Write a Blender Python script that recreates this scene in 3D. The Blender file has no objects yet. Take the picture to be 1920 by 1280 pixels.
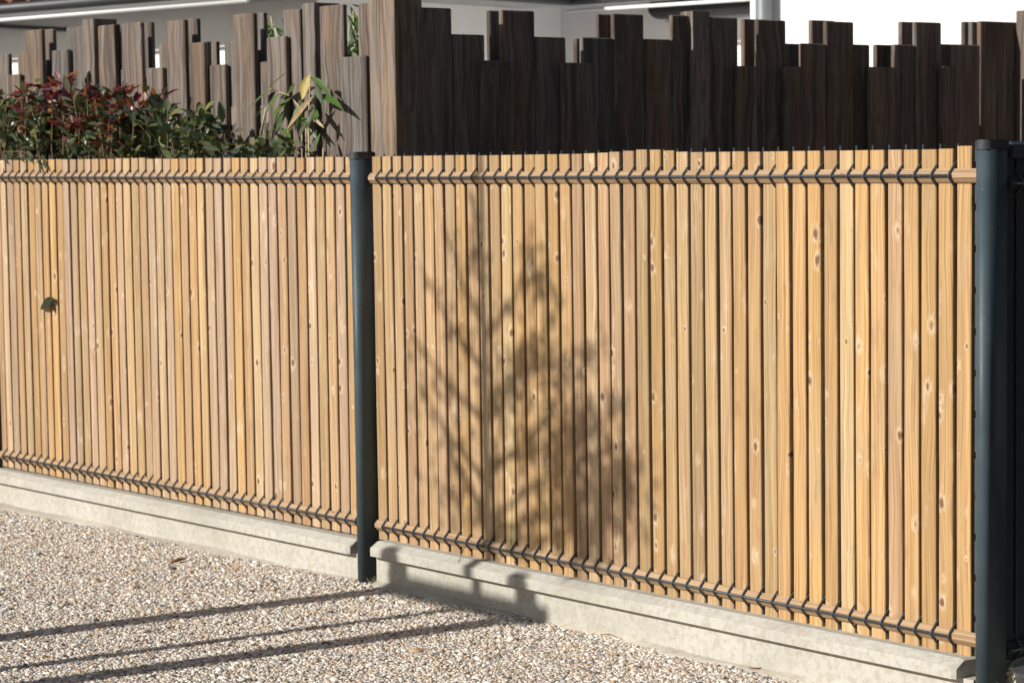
import bpy, math, random
import numpy as np
from mathutils import Vector, Matrix
random.seed(7); RNG = np.random.default_rng(7)
S = bpy.context.scene
COL = S.collection
# ------------------------------------------------------------------ camera
CAM = np.array([6.072348, -4.388731, 1.369514])
FPX = 4363.576
R_ = np.array([0.62978345, 0.77663639, -0.01444726])
U_ = np.array([-0.05186246, 0.06059894, 0.99681395])
F_ = np.array([-0.77503748, 0.62702766, -0.07844248])
cd = bpy.data.cameras.new('camera'); cam = bpy.data.objects.new('camera', cd); COL.objects.link(cam)
M4 = Matrix(((R_[0], U_[0], -F_[0], CAM[0]), (R_[1], U_[1], -F_[1], CAM[1]), (R_[2], U_[2], -F_[2], CAM[2]), (0, 0, 0, 1)))
cam.matrix_world = M4
cd.sensor_width = 36; cd.lens = FPX / 1920 * 36; cd.clip_start = .1; cd.clip_end = 2000
cd.dof.use_dof = True; cd.dof.focus_distance = 6.3; cd.dof.aperture_fstop = 8
S.camera = cam
# ------------------------------------------------------------------ world, sun, exposure
SUN_EL = math.radians(28); AZ = math.radians(82.5)
SD = np.array([math.cos(AZ) * math.cos(SUN_EL), math.sin(AZ) * math.cos(SUN_EL), -math.sin(SUN_EL)])   # travel of light
w = bpy.data.worlds.new('World'); S.world = w; w.use_nodes = True
nt = w.node_tree; bg = nt.nodes['Background']
sky = nt.nodes.new('ShaderNodeTexSky'); sky.sky_type = 'NISHITA'; sky.sun_disc = False
sky.sun_elevation = SUN_EL; sky.sun_rotation = math.atan2(-SD[0], -SD[1])
nt.links.new(sky.outputs[0], bg.inputs[0]); bg.inputs[1].default_value = .055
sl = bpy.data.lights.new('sun', 'SUN'); sl.energy = 4.8; sl.angle = math.radians(.53); sl.color = (1, .962, .90)
sun = bpy.data.objects.new('sun', sl); COL.objects.link(sun)
sun.rotation_euler = Vector(SD).to_track_quat('-Z', 'Y').to_euler(); sun.location = (-3, -12, 8)
vs = S.view_settings; vs.view_transform = 'Standard'; vs.look = 'None'; vs.gamma = 1; vs.use_curve_mapping = False
vs.exposure = .24
# ------------------------------------------------------------------ pixel helpers (photo pixels of 1920 x 1280)
def ray(x, y): return F_ + (x - 960) / FPX * R_ - (y - 640) / FPX * U_
def on_plane(x, y, p0, n):
    d = ray(x, y); p0 = np.asarray(p0, float); n = np.asarray(n, float)
    return CAM + d * (((p0 - CAM) @ n) / (d @ n))
def onY(x, y, Y): return on_plane(x, y, (0, Y, 0), (0, 1, 0))
def onX(x, y, X): return on_plane(x, y, (X, 0, 0), (1, 0, 0))
def onZ(x, y, Z): return on_plane(x, y, (0, 0, Z), (0, 0, 1))
# ------------------------------------------------------------------ node helpers
def new_mat(name):
    m = bpy.data.materials.new(name); m.use_nodes = True
    return m, m.node_tree, m.node_tree.nodes['Principled BSDF']
def N(t, typ, **kw):
    n = t.nodes.new(typ)
    for k, v in kw.items():
        if k.startswith('i_'): n.inputs[int(k[2:])].default_value = v
        else: setattr(n, k, v)
    return n
def L(t, a, b): t.links.new(a, b)
def mathn(t, op, a, b=None, c=None, clamp=False):
    n = t.nodes.new('ShaderNodeMath'); n.operation = op; n.use_clamp = clamp
    for i, v in enumerate((a, b, c)):
        if v is None: continue
        if hasattr(v, 'is_output'): t.links.new(v, n.inputs[i])
        else: n.inputs[i].default_value = v
    return n.outputs[0]
def mix(t, f, a, b, mode='MIX'):
    n = t.nodes.new('ShaderNodeMix'); n.data_type = 'RGBA'; n.blend_type = mode
    for sock, v in ((n.inputs[0], f), (n.inputs[6], a), (n.inputs[7], b)):
        if hasattr(v, 'is_output'): t.links.new(v, sock)
        else: sock.default_value = v if not isinstance(v, tuple) else (*v[:3], 1)
    return n.outputs[2]
def smooth(t, v, lo, hi, a=0., b=1.):
    n = t.nodes.new('ShaderNodeMapRange'); n.interpolation_type = 'SMOOTHSTEP'
    t.links.new(v, n.inputs[0])
    for i, q in enumerate((lo, hi, a, b)): n.inputs[i + 1].default_value = q
    return n.outputs[0]
def scaled(t, vec, s):
    n = t.nodes.new('ShaderNodeVectorMath'); n.operation = 'MULTIPLY'; t.links.new(vec, n.inputs[0]); n.inputs[1].default_value = s
    return n.outputs[0]
def noise(t, vec, scale, detail=3, rough=.55):
    n = N(t, 'ShaderNodeTexNoise'); n.inputs['Scale'].default_value = scale; n.inputs['Detail'].default_value = detail; n.inputs['Roughness'].default_value = rough
    if vec is not None: t.links.new(vec, n.inputs['Vector'])
    return n.outputs[0]
def bump(t, bs, h, dist, strength=1.):
    n = t.nodes.new('ShaderNodeBump'); n.inputs['Distance'].default_value = dist; n.inputs['Strength'].default_value = strength
    t.links.new(h, n.inputs['Height']); t.links.new(n.outputs[0], bs.inputs['Normal'])
def obj_vec(t):
    tc = N(t, 'ShaderNodeTexCoord'); oi = N(t, 'ShaderNodeObjectInfo')
    off = N(t, 'ShaderNodeCombineXYZ')
    for i, k in enumerate((37., 11., 53.)): L(t, mathn(t, 'MULTIPLY', oi.outputs['Random'], k), off.inputs[i])
    ad = N(t, 'ShaderNodeVectorMath'); ad.operation = 'ADD'
    L(t, tc.outputs['Object'], ad.inputs[0]); L(t, off.outputs[0], ad.inputs[1])
    return ad.outputs[0], oi
# ------------------------------------------------------------------ materials
def wood_mat(name, weathered=False):
    m, t, b = new_mat(name); v, oi = obj_vec(t)
    # knots: sparse cells of a Voronoi; the grain bends round them
    vo = N(t, 'ShaderNodeTexVoronoi'); L(t, scaled(t, v, (21, 3, 13) if not weathered else (9, 3, 6)), vo.inputs['Vector']); vo.inputs['Scale'].default_value = 1
    sep = N(t, 'ShaderNodeSeparateColor'); L(t, vo.outputs['Color'], sep.inputs[0])
    has = mathn(t, 'GREATER_THAN', sep.outputs[0], .42 if not weathered else .74)
    kn = noise(t, scaled(t, v, (70, 40, 34)), 1, 2)
    size = mathn(t, 'ADD', mathn(t, 'MULTIPLY', mathn(t, 'POWER', sep.outputs[1], 1.9), .85), .36)
    dist = mathn(t, 'DIVIDE', mathn(t, 'ADD', vo.outputs['Distance'], mathn(t, 'MULTIPLY', mathn(t, 'SUBTRACT', kn, .5), .22)), size)
    core = mathn(t, 'MULTIPLY', smooth(t, dist, .09, .20, 1, 0), has)
    halo = mathn(t, 'MULTIPLY', mathn(t, 'MULTIPLY', smooth(t, dist, .10, .46, 1, 0), has), smooth(t, kn, .38, .62, .35, 1.))
    wv = N(t, 'ShaderNodeVectorMath'); wv.operation = 'ADD'; L(t, v, wv.inputs[0])
    wob = mathn(t, 'MULTIPLY', mathn(t, 'SUBTRACT', noise(t, scaled(t, v, (5, 5, 3.2)), 1, 2), .5), .03 if not weathered else .07)
    cb = N(t, 'ShaderNodeCombineXYZ'); L(t, mathn(t, 'ADD', wob, mathn(t, 'MULTIPLY', halo, .018 if not weathered else .03)), cb.inputs[0]); L(t, cb.outputs[0], wv.inputs[1])
    g1 = noise(t, scaled(t, wv.outputs[0], (210, 90, 2.2) if not weathered else (120, 90, 4.)), 1, 3, .6)
    g2 = noise(t, scaled(t, wv.outputs[0], (75, 40, 1.1) if not weathered else (45, 30, 2.2)), 1, 3, .6)
    g3 = noise(t, scaled(t, v, (9, 5, 2.4)), 1, 2, .5); g6 = noise(t, scaled(t, wv.outputs[0], (420, 200, 1.2)), 1, 2, .6)
    if not weathered:
        c = mix(t, smooth(t, g1, .36, .68), oi.outputs['Color'], mix(t, 1., oi.outputs['Color'], (.62, .58, .53), 'MULTIPLY'))
        c = mix(t, mathn(t, 'MULTIPLY', smooth(t, g2, .44, .7), .5), c, (.36, .215, .10))
        c = mix(t, mathn(t, 'MULTIPLY', smooth(t, g3, .52, .72), .42), c, (.40, .30, .19))
        g5 = noise(t, scaled(t, v, (26, 9, 7)), 1, 3, .6)
        c = mix(t, mathn(t, 'MULTIPLY', smooth(t, g5, .60, .78), .42), c, (.64, .53, .39))
        c = mix(t, mathn(t, 'MULTIPLY', smooth(t, g5, .42, .26), .5), c, (.28, .165, .075))
        c = mix(t, mathn(t, 'MULTIPLY', halo, .62), c, (.74, .61, .45))  # pale rim round the knots, with their resin sheen painted in
        c = mix(t, mathn(t, 'MULTIPLY', smooth(t, dist, .14, .25, 1, 0), mathn(t, 'MULTIPLY', has, .55)), c, (.36, .215, .10))
        c = mix(t, mathn(t, 'MULTIPLY', core, .9), c, (.15, .068, .028))
        c = mix(t, smooth(t, g6, .40, .62, 0., .4), c, mix(t, 1., c, (.55, .47, .40), 'MULTIPLY'))
        b.inputs['Roughness'].default_value = .62
        bump(t, b, mathn(t, 'ADD', mathn(t, 'MULTIPLY', g1, .6), mathn(t, 'MULTIPLY', halo, 1.2)), .0012, .7)
    else:
        g4 = noise(t, scaled(t, wv.outputs[0], (30, 26, .55)), 1, 4, .62)
        c = mix(t, smooth(t, g1, .36, .66), oi.outputs['Color'], mix(t, 1., oi.outputs['Color'], (.50, .47, .45), 'MULTIPLY'))
        c = mix(t, mathn(t, 'MULTIPLY', smooth(t, g2, .48, .68), .7), c, (.205, .19, .18))
        c = mix(t, mathn(t, 'MULTIPLY', smooth(t, g3, .56, .72), .6), c, (.235, .135, .08))
        c = mix(t, mathn(t, 'MULTIPLY', smooth(t, g4, .50, .64), .85), c, (.055, .040, .031))
        c = mix(t, mathn(t, 'MULTIPLY', halo, .3), c, (.28, .21, .14))
        c = mix(t, mathn(t, 'MULTIPLY', core, .7), c, (.12, .07, .04))
        b.inputs['Roughness'].default_value = .85
        bump(t, b, mathn(t, 'ADD', g1, mathn(t, 'MULTIPLY', g2, .8)), .002, .8)
    L(t, c, b.inputs['Base Color'])
    return m
WOOD = wood_mat('honey_pine'); GREYWOOD = wood_mat('weathered_pine', True)
def metal_mat(name, col, rough=.38):
    m, t, b = new_mat(name); tc = N(t, 'ShaderNodeTexCoord')
    n = noise(t, tc.outputs['Object'], 9, 4); n2 = noise(t, scaled(t, tc.outputs['Object'], (160, 160, 30)), 1, 2)
    c = mix(t, smooth(t, n, .35, .7), col, tuple(x * 1.18 + .004 for x in col))
    c = mix(t, mathn(t, 'MULTIPLY', smooth(t, n2, .70, .78), .5), c, (.30, .32, .32))
    L(t, c, b.inputs['Base Color']); b.inputs['Roughness'].default_value = rough
    L(t, smooth(t, n, .3, .75, rough - .05, rough + .12), b.inputs['Roughness'])
    return m
PAINT = metal_mat('anthracite_paint', (.043, .062, .072), .46); PAINT.node_tree.nodes['Principled BSDF'].inputs['Specular IOR Level'].default_value = .28; WIRE = metal_mat('anthracite_wire', (.034, .043, .052), .42)
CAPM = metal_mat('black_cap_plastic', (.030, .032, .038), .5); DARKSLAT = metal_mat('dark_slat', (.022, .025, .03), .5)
def concrete_mat(name, col, stain=True):
    m, t, b = new_mat(name); tc = N(t, 'ShaderNodeTexCoord'); v = tc.outputs['Object']
    n1 = noise(t, v, 3.2, 5, .6); n2 = noise(t, v, 55, 3, .6); n3 = noise(t, v, 320, 2, .6)
    c = mix(t, smooth(t, n1, .35, .7), col, tuple(x * k for x, k in zip(col, (.80, .80, .77))))
    c = mix(t, mathn(t, 'MULTIPLY', smooth(t, n2, .42, .66), .55), c, tuple(x * k for x, k in zip(col, (.70, .65, .56))))
    vo = N(t, 'ShaderNodeTexVoronoi'); vo.inputs['Scale'].default_value = 115; L(t, v, vo.inputs['Vector'])
    sp = N(t, 'ShaderNodeSeparateColor'); L(t, vo.outputs['Color'], sp.inputs[0])
    pit = mathn(t, 'MULTIPLY', smooth(t, vo.outputs['Distance'], .08, .26, 1, 0), mathn(t, 'GREATER_THAN', sp.outputs[0], .86))
    c = mix(t, mathn(t, 'MULTIPLY', pit, .6), c, (.22, .18, .14))
    fle = mathn(t, 'MULTIPLY', smooth(t, vo.outputs['Distance'], .1, .3, 1, 0), mathn(t, 'LESS_THAN', sp.outputs[1], .16))
    c = mix(t, mathn(t, 'MULTIPLY', fle, .5), c, (.72, .70, .66))
    drip = noise(t, scaled(t, v, (26, 26, 2.5)), 1, 3, .6); c = mix(t, mathn(t, 'MULTIPLY', smooth(t, drip, .58, .74), .35), c, (.27, .25, .21))
    L(t, c, b.inputs['Base Color']); b.inputs['Roughness'].default_value = .9
    bump(t, b, mathn(t, 'SUBTRACT', mathn(t, 'ADD', mathn(t, 'MULTIPLY', n2, .7), mathn(t, 'MULTIPLY', n3, .5)), pit), .0016, .8)
    return m
CONC = concrete_mat('cast_concrete', (.47, .45, .40)); MORTAR = concrete_mat('mortar', (.48, .44, .375))
def pebble_mat():
    m, t, b = new_mat('river_pebbles'); at = N(t, 'ShaderNodeAttribute', attribute_name='tint')
    tc = N(t, 'ShaderNodeTexCoord'); n = noise(t, tc.outputs['Object'], 260, 3)
    c = mix(t, smooth(t, n, .3, .75), at.outputs['Color'], mix(t, 1., at.outputs['Color'], (.72, .70, .68), 'MULTIPLY'))
    L(t, c, b.inputs['Base Color']); b.inputs['Roughness'].default_value = .62
    return m
PEBBLE = pebble_mat()
def ground_mat():
    m, t, b = new_mat('exposed_aggregate'); tc = N(t, 'ShaderNodeTexCoord'); v = tc.outputs['Object']
    vo = N(t, 'ShaderNodeTexVoronoi'); vo.inputs['Scale'].default_value = 95; L(t, v, vo.inputs['Vector'])
    sp = N(t, 'ShaderNodeSeparateColor'); L(t, vo.outputs['Color'], sp.inputs[0])
    r = N(t, 'ShaderNodeValToRGB'); L(t, sp.outputs[0], r.inputs[0]); e = r.color_ramp.elements
    e[0].position = 0; e[0].color = (.25, .22, .20, 1); e[1].position = 1; e[1].color = (.82, .79, .74, 1)
    for p_, c_ in ((.25, (.36, .28, .2, 1)), (.45, (.48, .43, .37, 1)), (.7, (.55, .51, .46, 1))):
        q = e.new(p_); q.color = tuple(min(1., v * 1.6) for v in c_)
    edge = smooth(t, vo.outputs['Distance'], .35, .62)
    c = mix(t, mathn(t, 'MULTIPLY', edge, .7), r.outputs[0], (.44, .385, .315))
    L(t, c, b.inputs['Base Color']); b.inputs['Roughness'].default_value = .8
    bump(t, b, mathn(t, 'SUBTRACT', 1., vo.outputs['Distance']), .006)
    return m
GROUND = ground_mat()
def leaf_mat(name, attr=True, rough=.32):
    m, t, b = new_mat(name); at = N(t, 'ShaderNodeAttribute', attribute_name='tint')
    tc = N(t, 'ShaderNodeTexCoord'); n = noise(t, tc.outputs['Object'], 45, 3)
    c = mix(t, smooth(t, n, .3, .75), at.outputs['Color'], mix(t, 1., at.outputs['Color'], (.68, .72, .6), 'MULTIPLY'))
    L(t, c, b.inputs['Base Color']); b.inputs['Roughness'].default_value = rough
    # thin leaf: part of the light passes through
    tr = N(t, 'ShaderNodeBsdfTranslucent'); L(t, mix(t, 1., c, (1.0, 1.15, .6), 'MULTIPLY'), tr.inputs[0])
    ms = N(t, 'ShaderNodeMixShader'); ms.inputs[0].default_value = .22
    out = t.nodes['Material Output']; L(t, b.outputs[0], ms.inputs[1]); L(t, tr.outputs[0], ms.inputs[2]); L(t, ms.outputs[0], out.inputs[0])
    return m
LEAF = leaf_mat('glossy_leaf'); BAMBOO = leaf_mat('bamboo_leaf', rough=.45)
def plain(name, col, rough=.7, sc=6., var=.82):
    m, t, b = new_mat(name); tc = N(t, 'ShaderNodeTexCoord'); n = noise(t, tc.outputs['Object'], sc, 4)
    L(t, mix(t, smooth(t, n, .3, .75), col, tuple(x * var for x in col)), b.inputs['Base Color']); b.inputs['Roughness'].default_value = rough
    n2 = noise(t, tc.outputs['Object'], sc * 30, 3); bump(t, b, n2, .002, .5)
    return m
RENDER = plain('white_render', (.84, .83, .82), .9, 3, .95); SOFFIT = plain('grey_soffit', (.42, .43, .44), .7)
GUTTER = plain('grey_gutter', (.055, .057, .062), .45); TILE = plain('clay_tile', (.42, .16, .085), .8, 14, .6)
WHITE = plain('white_rail_paint', (.85, .85, .85), .4, 5, .97); ZINC = plain('zinc_pipe', (.19, .205, .21), .45); BLACKF = plain('black_fabric', (.012, .012, .013), .7)
PALEGREY = plain('awning_shade_grey', (.50, .53, .57), .9, 3, .95)
BARK = plain('bark', (.15, .10, .065), .9, 40, .55); CANE = plain('dry_cane', (.55, .43, .25), .6, 30, .7); STEM = plain('stem', (.20, .11, .06), .8, 40, .6)
STAKE = plain('stake_wood', (.36, .25, .15), .8, 20, .7); DRY = plain('dry_leaf_brown', (.21, .085, .03), .7, 40, .6); EARTH = plain('garden_soil', (.10, .075, .05), .95, 18, .6)
# ------------------------------------------------------------------ mesh builder
class MB:
    def __init__(s): s.v = []; s.f = []; s.c = []; s.smooth = []
    def add(s, vs_, fs, col=None, sm=False):
        o = len(s.v); s.v += [tuple(map(float, q)) for q in vs_]; s.f += [tuple(i + o for i in f) for f in fs]
        s.c += [col] * len(vs_); s.smooth += [sm] * len(fs)
    def box(s, x0, x1, y0, y1, z0, z1):
        s.add([(x0, y0, z0), (x1, y0, z0), (x1, y1, z0), (x0, y1, z0), (x0, y0, z1), (x1, y0, z1), (x1, y1, z1), (x0, y1, z1)],
              [(0, 3, 2, 1), (4, 5, 6, 7), (0, 1, 5, 4), (1, 2, 6, 5), (2, 3, 7, 6), (3, 0, 4, 7)])
    def prism(s, prof, axis, a, b, sm=False):
        """prof: closed CCW list of 2-D points; extruded along axis ('x': prof=(y,z), 'z': prof=(x,y)) from a to b"""
        n = len(prof)
        P = (lambda p, q: (q, p[0], p[1])) if axis == 'x' else (lambda p, q: (p[0], p[1], q))
        vs_ = [P(p, a) for p in prof] + [P(p, b) for p in prof]
        fs = [(i, (i + 1) % n, n + (i + 1) % n, n + i) for i in range(n)]
        o = len(s.v); s.add(vs_, fs, None, sm); s.add([], [])
        s.f += [tuple(o + i for i in range(n - 1, -1, -1)), tuple(o + n + i for i in range(n))]; s.smooth += [False, False]
    def tube(s, path, rad, n=6, col=None):
        path = [np.asarray(p, float) for p in path]
        rad = rad if hasattr(rad, '__len__') else [rad] * len(path)
        vs_ = []; ref = None
        for i, p in enumerate(path):
            d = path[min(i + 1, len(path) - 1)] - path[max(i - 1, 0)]; d /= (np.linalg.norm(d) + 1e-9)
            if ref is None: ref = np.array([1., 0, 0]) if abs(d[0]) < .8 else np.array([0, 1., 0])
            a = np.cross(d, ref); a /= np.linalg.norm(a); b_ = np.cross(d, a); ref = np.cross(a, d) if False else ref
            for k in range(n):
                th = 2 * math.pi * k / n; vs_.append(p + rad[i] * (math.cos(th) * a + math.sin(th) * b_))
        fs = [(i * n + k, i * n + (k + 1) % n, (i + 1) * n + (k + 1) % n, (i + 1) * n + k) for i in range(len(path) - 1) for k in range(n)]
        s.add(vs_, fs, col, True)
        o = len(s.v) - len(vs_); s.f += [tuple(o + k for k in range(n - 1, -1, -1)), tuple(o + (len(path) - 1) * n + k for k in range(n))]; s.smooth += [False, False]
    def leaf(s, base, tip, width, up, col, droop=0., seg=4, fold=.25):
        base = np.asarray(base, float); tip = np.asarray(tip, float); ax = tip - base; ln = np.linalg.norm(ax) + 1e-9; ax /= ln
        sd = np.cross(ax, up); sd /= (np.linalg.norm(sd) + 1e-9); nn = np.cross(sd, ax)
        vs_ = []; fs = []
        for i in range(seg + 1):
            u = i / seg; wd = width * .5 * (math.sin(math.pi * min(max(u, .02), .985) ** .85)) ** .8
            c = base + ax * ln * u + np.array([0, 0, -1.]) * droop * ln * (u * u - u) * -1. * -1. + np.array([0, 0, -1.]) * droop * ln * u * u * .3
            vs_ += [c + sd * wd + nn * wd * fold, c, c - sd * wd + nn * wd * fold]
        for i in range(seg):
            a = i * 3; fs += [(a, a + 1, a + 4, a + 3), (a + 1, a + 2, a + 5, a + 4)]
        s.add(vs_, fs, col, True)
    def mesh(s, name):
        m = bpy.data.meshes.new(name); m.from_pydata(s.v, [], s.f); m.polygons.foreach_set('use_smooth', s.smooth + [False] * (len(s.f) - len(s.smooth)))
        if any(c is not None for c in s.c):
            a = m.color_attributes.new('tint', 'FLOAT_COLOR', 'POINT')
            a.data.foreach_set('color', np.array([(*(c or (.2, .2, .2)), 1.) for c in s.c], np.float32).ravel())
        m.update(); return m
    def build(s, name, mat, parent=None):
        return link(name, s.mesh(name), mat, parent)
def link(name, me, mat=None, parent=None):
    if mat is not None and not me.materials: me.materials.append(mat)
    o = bpy.data.objects.new(name, me); COL.objects.link(o)
    if parent is not None: o.parent = parent
    return o
def tag(o, label=None, cat=None, group=None, kind=None):
    for k, v in (('label', label), ('category', cat), ('group', group), ('kind', kind)):
        if v: o[k] = v
    return o
def thing(name, loc, label, cat, rz=0., ry=0., group=None):
    o = bpy.data.objects.new(name, None); COL.objects.link(o); o.location = loc; o.rotation_euler = (0, ry, rz); o.empty_display_size = .1
    return tag(o, label, cat, group)
def bevel_box_prof(w, d, ch):   # plan profile with chamfered corners, CCW
    x, y = w / 2, d / 2
    return [(-x + ch, -y), (x - ch, -y), (x, -y + ch), (x, y - ch), (x - ch, y), (-x + ch, y), (-x, y - ch), (-x, -y + ch)]
# ------------------------------------------------------------------ ground
g = MB(); g.add([(-150, -150, -.004), (150, -150, -.004), (150, 150, -.004), (-150, 150, -.004)], [(0, 1, 2, 3)])
tag(g.build('ground', plain('asphalt', (.055, .055, .057), .9, 60, .7)), kind='structure')
g = MB(); g.add([(-9, -4.2, 0), (2.9, -4.2, 0), (2.9, .07, 0), (-9, .07, 0)], [(0, 1, 2, 3)])
tag(g.build('drive', GROUND), kind='structure')
g = MB(); g.add([(-8, .07, .004), (2.45, .07, .004), (2.45, 3.6, .004), (-8, 3.6, .004)], [(0, 1, 2, 3)])
tag(g.build('garden_soil', EARTH), kind='structure')
# ------------------------------------------------------------------ constants of the front fence
PITCH = .055; NW = 44; ZB = 1.385
XL, ANL, SLOPE = -.1551, .03283, .0045
# ------------------------------------------------------------------ pebbles set in the drive
def pebbles():
    tri = np.array([(.70, -1.95), (-3.3, -.30), (-3.3, .05), (2.6, .05), (2.6, -.45)])
    cen = []; h = .0086
    xs = np.arange(-3.4, 2.9, h); ys = np.arange(-2.3, 0, h * .87)
    X, Y = np.meshgrid(xs, ys); X = X + (np.arange(len(ys)) % 2)[:, None] * h / 2
    X = (X + RNG.normal(0, .0019, X.shape)).ravel(); Y = (Y + RNG.normal(0, .0022, Y.shape)).ravel()
    inside = np.ones(len(X), bool)
    for i in range(len(tri)):
        a, b_ = tri[i], tri[(i + 1) % len(tri)]
        inside &= ((b_[0] - a[0]) * (Y - a[1]) - (b_[1] - a[1]) * (X - a[0])) < 0
    # keep clear of the mortar haunch along the plinths
    wob = .018 * np.sin(X * 5.1) + .012 * np.sin(X * 13.7 + 1.) + RNG.normal(0, .006, X.shape)
    front = np.where(X < XL, (X - XL) * math.sin(ANL), 0.) - .052
    edge = front - np.where(X < XL, .048, .006) - wob * np.where(X < XL, 1., .55)
    inside &= Y < edge
    X, Y = X[inside], Y[inside]; n = len(X)
    ph = (1 + 5 ** .5) / 2
    ico = np.array([(-1, ph, 0), (1, ph, 0), (-1, -ph, 0), (1, -ph, 0), (0, -1, ph), (0, 1, ph), (0, -1, -ph), (0, 1, -ph), (ph, 0, -1), (ph, 0, 1), (-ph, 0, -1), (-ph, 0, 1)]) / math.sqrt(1 + ph * ph)
    fc = np.array([(0, 11, 5), (0, 5, 1), (0, 1, 7), (0, 7, 10), (0, 10, 11), (1, 5, 9), (5, 11, 4), (11, 10, 2), (10, 7, 6), (7, 1, 8), (3, 9, 4), (3, 4, 2), (3, 2, 6), (3, 6, 8), (3, 8, 9), (4, 9, 5), (2, 4, 11), (6, 2, 10), (8, 6, 7), (9, 8, 1)])
    V = np.repeat(ico[None], n, 0) * (1 + RNG.normal(0, .17, (n, 12, 1)))
    sz = RNG.lognormal(math.log(.0043), .34, n); sc = np.stack([sz * RNG.uniform(.9, 1.5, n), sz * RNG.uniform(.75, 1.05, n), sz * RNG.uniform(.3, .62, n)], 1)
    V *= sc[:, None, :]
    th = RNG.uniform(0, math.pi, n); c_, s_ = np.cos(th)[:, None], np.sin(th)[:, None]
    x, y = V[:, :, 0] * c_ - V[:, :, 1] * s_, V[:, :, 0] * s_ + V[:, :, 1] * c_
    tl = RNG.normal(0, .28, (n, 1)); z = V[:, :, 2] + tl * x
    P = np.stack([x + X[:, None], y + Y[:, None], z + (sc[:, 2] * RNG.uniform(-.15, .6, n))[:, None] + .0012], 2).reshape(-1, 3)
    Fc = (fc[None] + (np.arange(n) * 12)[:, None, None]).reshape(-1, 3)
    me = bpy.data.meshes.new('gravel'); me.vertices.add(len(P)); me.vertices.foreach_set('co', P.ravel().astype(np.float32))
    me.loops.add(len(Fc) * 3); me.loops.foreach_set('vertex_index', Fc.ravel().astype(np.int32))
    me.polygons.add(len(Fc)); me.polygons.foreach_set('loop_start', np.arange(0, len(Fc) * 3, 3, dtype=np.int32)); me.polygons.foreach_set('loop_total', np.full(len(Fc), 3, np.int32))
    me.polygons.foreach_set('use_smooth', np.ones(len(Fc), bool)); me.update(calc_edges=True)
    pal = np.array([(.86, .83, .78), (.78, .73, .66), (.72, .65, .56), (.60, .49, .38), (.52, .36, .22), (.54, .52, .50), (.36, .35, .35), (.15, .145, .15), (.66, .54, .45), (.60, .59, .56)])
    k = RNG.choice(len(pal), n, p=[.12, .17, .16, .14, .07, .11, .08, .05, .05, .05]); colr = pal[k] * RNG.uniform(.85, 1.1, (n, 1)) * np.array([1., .985, .955])
    a = me.color_attributes.new('tint', 'FLOAT_COLOR', 'POINT'); a.data.foreach_set('color', np.concatenate([np.repeat(colr, 12, 0), np.ones((n * 12, 1))], 1).astype(np.float32).ravel())
    o = link('gravel', me, PEBBLE); tag(o, 'rounded beige, white and grey pebbles set in the drive', 'gravel', kind='stuff'); print('pebbles', n)
pebbles()
# ------------------------------------------------------------------ plinths and haunches
def plinth(root, x0, x1, x0c, x1c):
    wall = MB(); wall.prism([(-.05, -.12), (.05, -.12), (.05, .098), (-.05, .098)], 'x', x0, x1); wall.build('wall', CONC, root)
    # coping with chamfered top and mitred ends
    prof = [(-.08, .0985), (.062, .0985), (.062, .139), (-.044, .1445), (-.0785, .1275), (-.08, .1255)]
    cop = MB(); n = len(prof); m_ = .012
    def ring(x, ins): return [(x + ins * (.9 if p[0] < -.045 else 0.), p[0], p[1]) for p in prof]
    vs_ = ring(x0c, 0) + ring(x0c + m_, 0) + ring(x1c - m_, 0) + ring(x1c, 0)
    vs_ = [(v[0], v[1] + (.007 if (i // n in (0, 3)) and v[1] < -.07 else 0), v[2] - (.004 if (i // n in (0, 3)) and v[2] > .12 else 0)) for i, v in enumerate(vs_)]
    fs = [(j * n + i, j * n + (i + 1) % n, (j + 1) * n + (i + 1) % n, (j + 1) * n + i) for j in range(3) for i in range(n)]
    fs = [tuple(reversed(f)) for f in fs]
    fs += [tuple(range(n)), tuple(3 * n + i for i in range(n - 1, -1, -1))]
    cop.add(vs_, fs); cop.build('coping', CONC, root)
def haunch(root, x0, x1, wbase, ph):
    h = MB(); xs = np.linspace(x0, x1, 160); vs_ = []; fs = []
    for x in xs:
        wd = wbase + .018 * math.sin(x * 5.1 + ph) + .010 * math.sin(x * 13.7 + 1 + ph) + .005 * math.sin(x * 41) + random.uniform(-.004, .004)
        top = .014 + .005 * math.sin(x * 7 + ph)
        vs_ += [(x, -.045, top), (x, -.054, top * .85), (x, -.05 - wd * .45, .008), (x, -.05 - wd, .003), (x, -.05 - wd - .004, -.004)]
    for i in range(len(xs) - 1):
        for k in range(4): a = i * 5 + k; fs.append((a, a + 1, a + 6, a + 5))
    h.add(vs_, fs, None, True); return h.build('mortar_haunch', MORTAR, root)
rp = thing('concrete_plinth', (0, 0, 0), 'pale concrete plinth crossed by the shadows of short stakes', 'plinth', group='concrete plinths under the fence')
plinth(rp, -.004, 2.462, -.006, 2.428); haunch(rp, -.004, 2.47, .022, 0)
lp = thing('concrete_plinth', (XL, 0, -.010), 'fully sunlit pale concrete plinth ending at the middle fence post', 'plinth', ANL, SLOPE, 'concrete plinths under the fence')
plinth(lp, -2.48, .050, -2.48, .032); haunch(lp, -2.48, .05, .062, .8)
# a third one beyond, so that the run does not stop at the frame edge
ap = thing('concrete_plinth', (XL + -2.63 * math.cos(ANL), -2.63 * math.sin(ANL), 0), 'pale concrete plinth beyond the far fence post', 'plinth', ANL, 0, 'concrete plinths under the fence')
plinth(ap, -2.48, .04, -2.48, .03); haunch(ap, -2.48, .05, .07, 1.9)
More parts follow.
